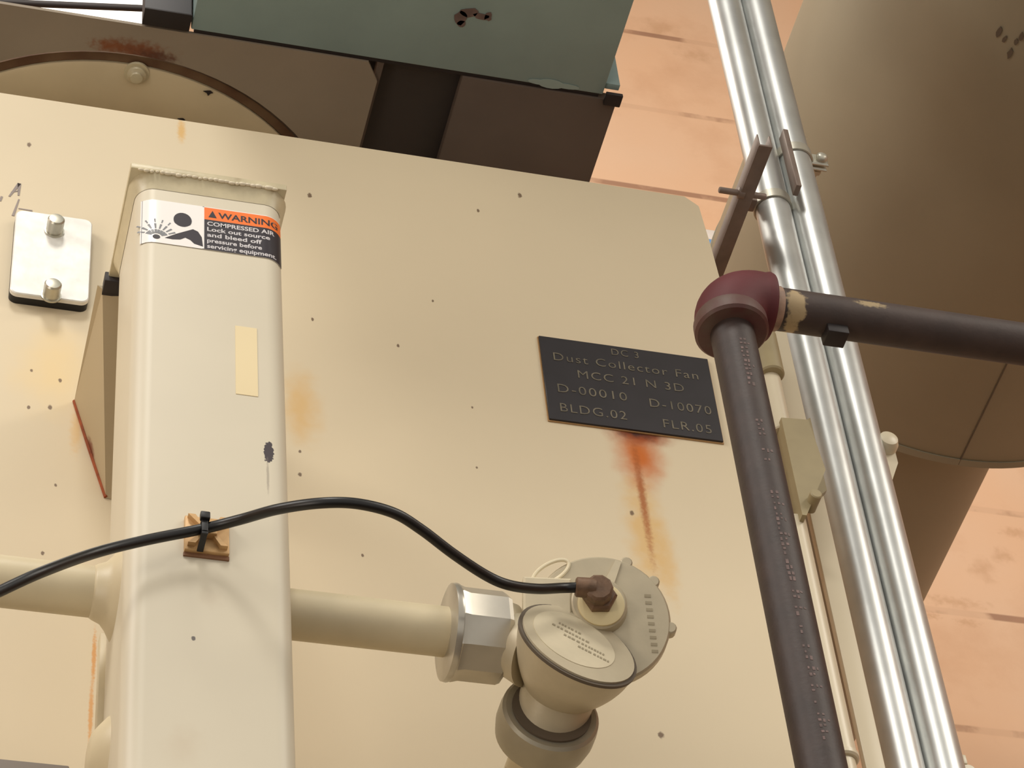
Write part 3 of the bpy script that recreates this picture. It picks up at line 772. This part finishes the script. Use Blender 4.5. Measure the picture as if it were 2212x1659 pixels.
for ox, sx, sy in ((-.012, .012, .003), (0, .014, .0055), (.016, .014, .003)):
    prism(bm, [c + Vector((ox + sx * cos(t), sy * sin(t), .0008)) for t in [2 * pi * k / 14 for k in range(14)]], (0, 0, -.0005 - .0001 * abs(ox) * 50))
part('pale_scuff', bm, material('pale_teal_scuff', srgb(150, 166, 160), rough=.6, var=.06), tb_)

# dark block left of the teal box
xb0 = onZ(305, 58, ZS).x
dk = thing('dark_steel_block', 'dark grey steel block standing left of the teal box at the top', 'block', ((xb0 + xt0) / 2, -.02, ZS))
bm = B(); box(bm, (xb0, -.014, ZS + .0005), (xt0 - .0015, YF0 - .002, ZS + .25), .001); part('upright', bm, M_darkgrey, dk)
bm = B(); box(bm, (xb0, -.0165, ZS - .0015), (xt0 - .0015, YF0 - .003, ZS + .0005), .0003); part('foot_plate', bm, M_blacksteel, dk)

# ------------------------------------------------------------------ light fitting seen behind at the top left
fx = thing('fluorescent_light', 'bright fluorescent light fitting glimpsed at the top left corner', 'lamp', onY(100, 20, 1.2))
c = onY(150, 22, 1.2)
bm = B(); box(bm, (c.x - .9, 1.16, c.z - .17), (c.x + .18, 1.42, c.z + .25), .004); part('housing', bm, M_white, fx)
em = bpy.data.materials.new('lit_diffuser'); em.use_nodes = True
em.node_tree.nodes['Principled BSDF'].inputs['Emission Color'].default_value = (1, .93, .80, 1)
em.node_tree.nodes['Principled BSDF'].inputs['Emission Strength'].default_value = 1.15
bm = B(); box(bm, (c.x - .88, 1.145, c.z - .16), (c.x + .17, 1.16, c.z + .24), .004); part('diffuser', bm, em, fx)
bm = B(); a = onY(-20, 4, 1.0); b = onY(330, 19, 1.0)
rod(bm, a - (b - a) * 4, b + (b - a) * .3, .0055, 20)
tag(obj('dark_rod', bm, M_blacksteel, origin=a), 'thin dark rod crossing in front of the bright lamp at the top left', 'rod')

# ------------------------------------------------------------------ big duct
dc = thing('round_duct', 'huge tan round duct running away behind the silver conduits at the right', 'duct', (1.518, .2, 4.77))
YE = .9
cA = Vector((1.518, YE, 4.77)); rA = .3272
bm = B(); loft(bm, [ring(cA + Y * t, Y, r, 128) for t, r in ((-2.4, rA), (-.004, rA), (0, rA - .002))]); part('wide_section', bm, M_duct, dc, 30)
bm = B(); loft(bm, [ring(cA + Y * t, Y, r, 128) for t, r in ((-.012, rA + .0015), (-.0005, rA + .0015), (0.001, rA - .002))]); part('end_bead', bm, M_duct, dc, 30)
ang = radians(24.5); cB = Vector((3.5 * sin(ang), 1.6, 1.6 + 3.5 * cos(ang)))
bm = B(); loft(bm, [ring(Vector((cB.x, y, cB.z)), Y, .2605, 128) for y in (YE - .01, 1.895)]); part('narrow_section', bm, M_duct, dc, 30)
# lengthwise seam and paint chips on the wide section
def on_duct(px, py):
    d = ray(px, py); o = CAM - cA; dx, dz = d.x, d.z; a = dx * dx + dz * dz; b = o.x * dx + o.z * dz; c = o.x ** 2 + o.z ** 2 - (rA + .0005) ** 2
    t = (-b - math.sqrt(max(0, b * b - a * c))) / a; return CAM + d * t
bm = B(); a = on_duct(2070, 1003); b = on_duct(2180, 770)
sweep(bm, [Vector((a.x, YE - .002, a.z)), Vector((a.x, YE - .35, a.z))], .0011, 8); part('seam', bm, M_darkseam, dc)
for (x, y, s) in ((2158, 70, .006), (2170, 84, .004), (2205, 80, .005), (2182, 115, .006), (2195, 90, .004)):
    c = on_duct(x, y); n = (c - cA); n.y = 0; n.normalize(); u = Y; v = n.cross(u)
    bm = B(); prism(bm, [c + u * (s * 1.4 * cos(t) * random.uniform(.6, 1.2)) + v * (s * .6 * sin(t) * random.uniform(.6, 1.2)) for t in [2 * pi * k / 9 for k in range(9)]], n * .0008); part('paint_chip', bm, M_darkseam, dc)

# blue and white scrap between housing and duct
c = onY(1530, 508, 1.87)
bw = thing('blue_white_panel', 'tiny pale blue and white patch peeking between the housing corner and the duct', 'panel', c)
bm = B(); box(bm, (c.x - .05, 1.87, c.z - .012), (c.x + .04, 1.8995, c.z + .020), .002); part('white_upper', bm, M_pinkwhite, bw)
bm = B(); box(bm, (c.x - .05, 1.87, c.z - .10), (c.x + .04, 1.8995, c.z - .0122), .002); part('blue_lower', bm, M_blue, bw)

# ------------------------------------------------------------------ conduits
YC = .12
KC = (YC + 1.6) / 1.45
RCN = .0157 * KC
CXs = (.7655 * KC, .7975 * KC)
lab = ('left one of the two silver galvanized conduits standing side by side', 'right one of the two silver galvanized conduits, the one with the eared clamp')
for cx, l in zip(CXs, lab):
    bm = B(); rod(bm, (cx, YC, 0), (cx, YC, 6.5), RCN, 48)
    tag(obj('galvanized_conduit', bm, M_emt, origin=(cx, YC, 0)), l, 'conduit', 'silver conduits beside the duct')

# strut that carries the conduits
st = thing('strut_channel', 'brown steel strut running back past the housing corner beside the conduits', 'strut', (CXs[0] - .02, .8, 4.0))
sA = onY(1655, 315, YC - .105); 
sx = sA.x; sz = sA.z
bm = B()
wS = .0078
box(bm, (sx - wS, YC - .105, sz - .001), (sx + wS * .9, 1.895, sz + .0015), .0005)
box(bm, (sx - wS, YC - .105, sz), (sx - wS + .0018, 1.895, sz + .018), .0005)
box(bm, (sx + wS * .9 - .0018, YC - .105, sz), (sx + wS * .9, 1.895, sz + .018), .0005)
part('channel', bm, M_strut, st)
for i, (px, py) in enumerate(((1620, 424),)):
    c = onZ(px, py, sz)
    bm = B(); lathe(bm, Vector((sx - .030, c.y, sz + .003)), X, ((0, .0028), (.001, .0034), (.020, .0034), (.021, .006), (.027, .006), (.028, .0034), (.050, .0034), (.051, .0028)), 14); part('cross_bolt', bm, M_strut, st)

def clamp(cx, z, label, ear_side=1, arm=True):
    t = thing('pipe_clamp', label, 'clamp', (cx, YC, z), 'conduit clamps')
    if not arm: return t
    bm = B()
    N = 40; ro, ri = RCN + .0022, RCN + .0003
    loft(bm, [[Vector((cx + r * cos(2 * pi * k / N), YC + r * sin(2 * pi * k / N), z + h)) for k in range(N)] for r, h in ((ri, -.006), (ro, -.006), (ro, .006), (ri, .006), (ri, -.006))], cap=False)
    part('strap', bm, M_clamp, t)
    if ear_side:
        ex = cx + ear_side * (RCN + .009)
        bm = B(); obox(bm, Vector((ex, YC - .004, z)), X, Z, Vector((0, -1, 0)), .020, .017, .003); obox(bm, Vector((ex, YC + .003, z)), X, Z, Vector((0, -1, 0)), .020, .017, .003); part('ear', bm, M_clamp, t)
        bm = B(); lathe(bm, Vector((ex + .002, YC - .007, z)), (0, -1, 0), ((0, .0066), (.002, .0070), (.005, .0055), (.0065, .003)), 20); part('bolt_head', bm, M_clamp, t)
        bm = B(); lathe(bm, Vector((ex + .002, YC + .001, z)), (0, 1, 0), ((0, .0026), (.006, .0026), (.0062, .0058), (.011, .0058), (.0112, .0026), (.020, .0022)), 6); part('bolt_end', bm, M_clamp, t)
    return t
zc1 = onY(1738, 333, YC - .01).z
clamp(CXs[1], zc1, 'upper silver clamp with a bolted ear on the right conduit')
zc2 = onY(1680, 432, YC - .01).z
t2 = clamp(CXs[0], zc2, 'small dark-edged clamp holding the left conduit to the strut', 0)
bm = B(); box(bm, (CXs[0] - .033, YC - .012, zc2 - .009), (CXs[0] - .0214, YC + .004, zc2 + .001), .0008); part('tongue', bm, M_strut, t2)
bm = B(); box(bm, ((CXs[0] + CXs[1]) / 2 - .004, YC - .036, zc2 - .004), ((CXs[0] + CXs[1]) / 2 + .002, YC - .0215, zc1 + .004), .0008); part('tie_bar', bm, M_strut, t2)
zc3 = onY(1900, 985, YC).z
t3 = clamp(CXs[1], zc3, 'middle clamp whose cream lug sticks out right of the conduits', 0, False)
c = onY(1905, 985, YC)
bm = B(); 
cc3 = onY(1912, 965, YC); lathe(bm, cc3 + Vector((0, .012, 0)), (0, -1, 0), ((0, .010), (.004, .0115), (.018, .0115), (.024, .009), (.026, .004)), 28)
prism(bm, [onY(1895, 938, YC), onY(1930, 960, YC), onY(1940, 1000, YC), onY(1925, 1045, YC), onY(1905, 1080, YC), onY(1880, 1000, YC)], (0, .008, 0))
part('cream_lug', bm, M_cream, t3)
zc4 = onY(2060, 1640, YC).z
t4 = clamp(CXs[1], zc4, 'lowest clamp with a cream bolt at the bottom edge right of the conduits', 0, False)
c = onY(2092, 1668, YC)
bm = B(); lathe(bm, c + Vector((0, .015, 0)), (0, -1, 0), ((0, .007), (.010, .0085), (.015, .0085), (.018, .006)), 20)
box(bm, (CXs[1] + RCN, YC - .003, zc4 - .006), (c.x, YC + .003, zc4 + .004), .0008); part('cream_bolt', bm, M_cream, t4)

# ------------------------------------------------------------------ black iron pipes with red elbow
YD = -.3; RD = .0168
xd = (.6119 + .6461) / 2
zh = (onY(1730, 633, YD).z + onY(1730, 717, YD).z) / 2
ze = zh
vp_ = thing('vertical_iron_pipe', 'dark iron pipe with worn stencil marks dropping from the red elbow', 'pipe', (xd, YD, 0))
bm = B(); rod(bm, (xd, YD, 0), (xd, YD, ze - .030), RD, 48); part('pipe', bm, M_dpipe, vp_)
bm = B(); lathe(bm, (xd, YD, ze - .0375), Z, ((0, RD), (.002, RD + .0014), (.008, RD + .0016), (.010, RD + .0010)), 48); part('thread', bm, M_collar, vp_)
bm = B()
def on_vpipe(th, z, off=.0002): return Vector((xd + (RD + off) * sin(th), YD - (RD + off) * cos(th), z))
z_ = onY(1590, 735, YD - RD).z; zend = onY(1770, 1640, YD).z
mk = random.Random(3)
blocks = [(735, 830, .9), (905, 1000, .35), (1055, 1185, 1.0), (1200, 1250, .5), (1265, 1330, .9), (1340, 1480, .5), (1500, 1620, .4)]
for (ya, yb_, dens) in blocks:
    za_, zb_ = onY(1640, ya, YD - RD).z, onY(1640, yb_, YD - RD).z
    z = za_
    while z > zb_:
        h = mk.uniform(.0026, .0045)
        if mk.random() < .4 + .6 * dens:
            for sgm in range(mk.choice((1, 2, 2, 3))):
                th0 = -.22 + .18 * sgm + mk.uniform(0, .05); th1 = th0 + mk.uniform(.07, .13)
                hh = h * mk.uniform(.4, 1)
                r0 = [on_vpipe(th0, z), on_vpipe(th1, z), on_vpipe(th1, z - hh), on_vpipe(th0, z - hh)]
                r1 = [on_vpipe(th0, z, -.001), on_vpipe(th1, z, -.001), on_vpipe(th1, z - hh, -.001), on_vpipe(th0, z - hh, -.001)]
                loft(bm, [r0, r1])
        z -= h + mk.uniform(.0010, .0020)
so = part('stencil_marks', bm, M_stencil, vp_); so['kind'] = 'stuff'
hp = thing('horizontal_iron_pipe', 'dark dusty iron pipe leading right from the red elbow across the duct', 'pipe', (1.2, YD, zh))
bm = B(); rod(bm, (xd + .030, YD, zh), (4.99, YD, zh), RD, 48); part('pipe', bm, M_hpipe, hp)
bm = B(); lathe(bm, (xd + .0335, YD, zh), X, ((0, RD + .0008), (.002, RD + .0012), (.008, RD + .0008), (.009, RD)), 48); part('thread', bm, M_collar, hp)
c = onY(1812, 745, YD)
bm = B(); box(bm, (c.x - .0085, YD - .006, zh - RD - .0075), (c.x + .0085, YD + .010, zh - RD + .002), .001); part('hanger_lug', bm, M_blacksteel, hp)
# elbow
el = thing('red_pipe_elbow', 'dark red painted pipe elbow joining the vertical and horizontal iron pipes', 'pipe elbow', (xd, YD, ze))
bm = B()
rb = .026; pts = []
for k in range(13):
    t = k / 12 * pi / 2
    pts.append(Vector((xd + rb - rb * cos(t), YD, ze - rb + rb * sin(t))))
pts = [Vector((xd, YD, ze - rb - .002))] + pts + [Vector((xd + rb + .002, YD, ze))]
RE = .0252
pts = [Vector((xd, YD, ze - .0375)), Vector((xd, YD, ze - .037)), Vector((xd, YD, ze - .034))] + pts[0:] + [Vector((xd + .0315, YD, ze)), Vector((xd + .034, YD, ze)), Vector((xd + .0345, YD, ze))]
rad = [.021, RE, RE + .0022] + [RE + .0012 + .0014 * sin(pi * k / 14) for k in range(15)] + [RE + .0022, RE + .0012, .021]
sweep(bm, pts, rad, 44); part('bend', bm, M_red, el, 60)
bm = B(); lathe(bm, (xd, YD, ze - .0380), Z, ((0, RD + .003), (.0008, RE + .0010), (.003, RE + .0030), (.012, RE + .0030), (.017, RE + .0012)), 48); part('lower_band', bm, M_elbow_brown, el)

# ------------------------------------------------------------------ grey channel at the lower left
g0 = onY(0, 1640, -.10); g1 = onY(150, 1652, -.10)
bm = B(); box(bm, (-.3, -.10, g1.z - .06), (g1.x, -.02, (g0.z + g1.z) / 2), .001)
tag(obj('grey_steel_channel', bm, M_greybar, origin=(-.1, -.06, g1.z - .06)), 'grey steel channel at the bottom left corner beside the post', 'channel')

for o in bpy.data.objects:
    if '_org' in o: del o['_org']
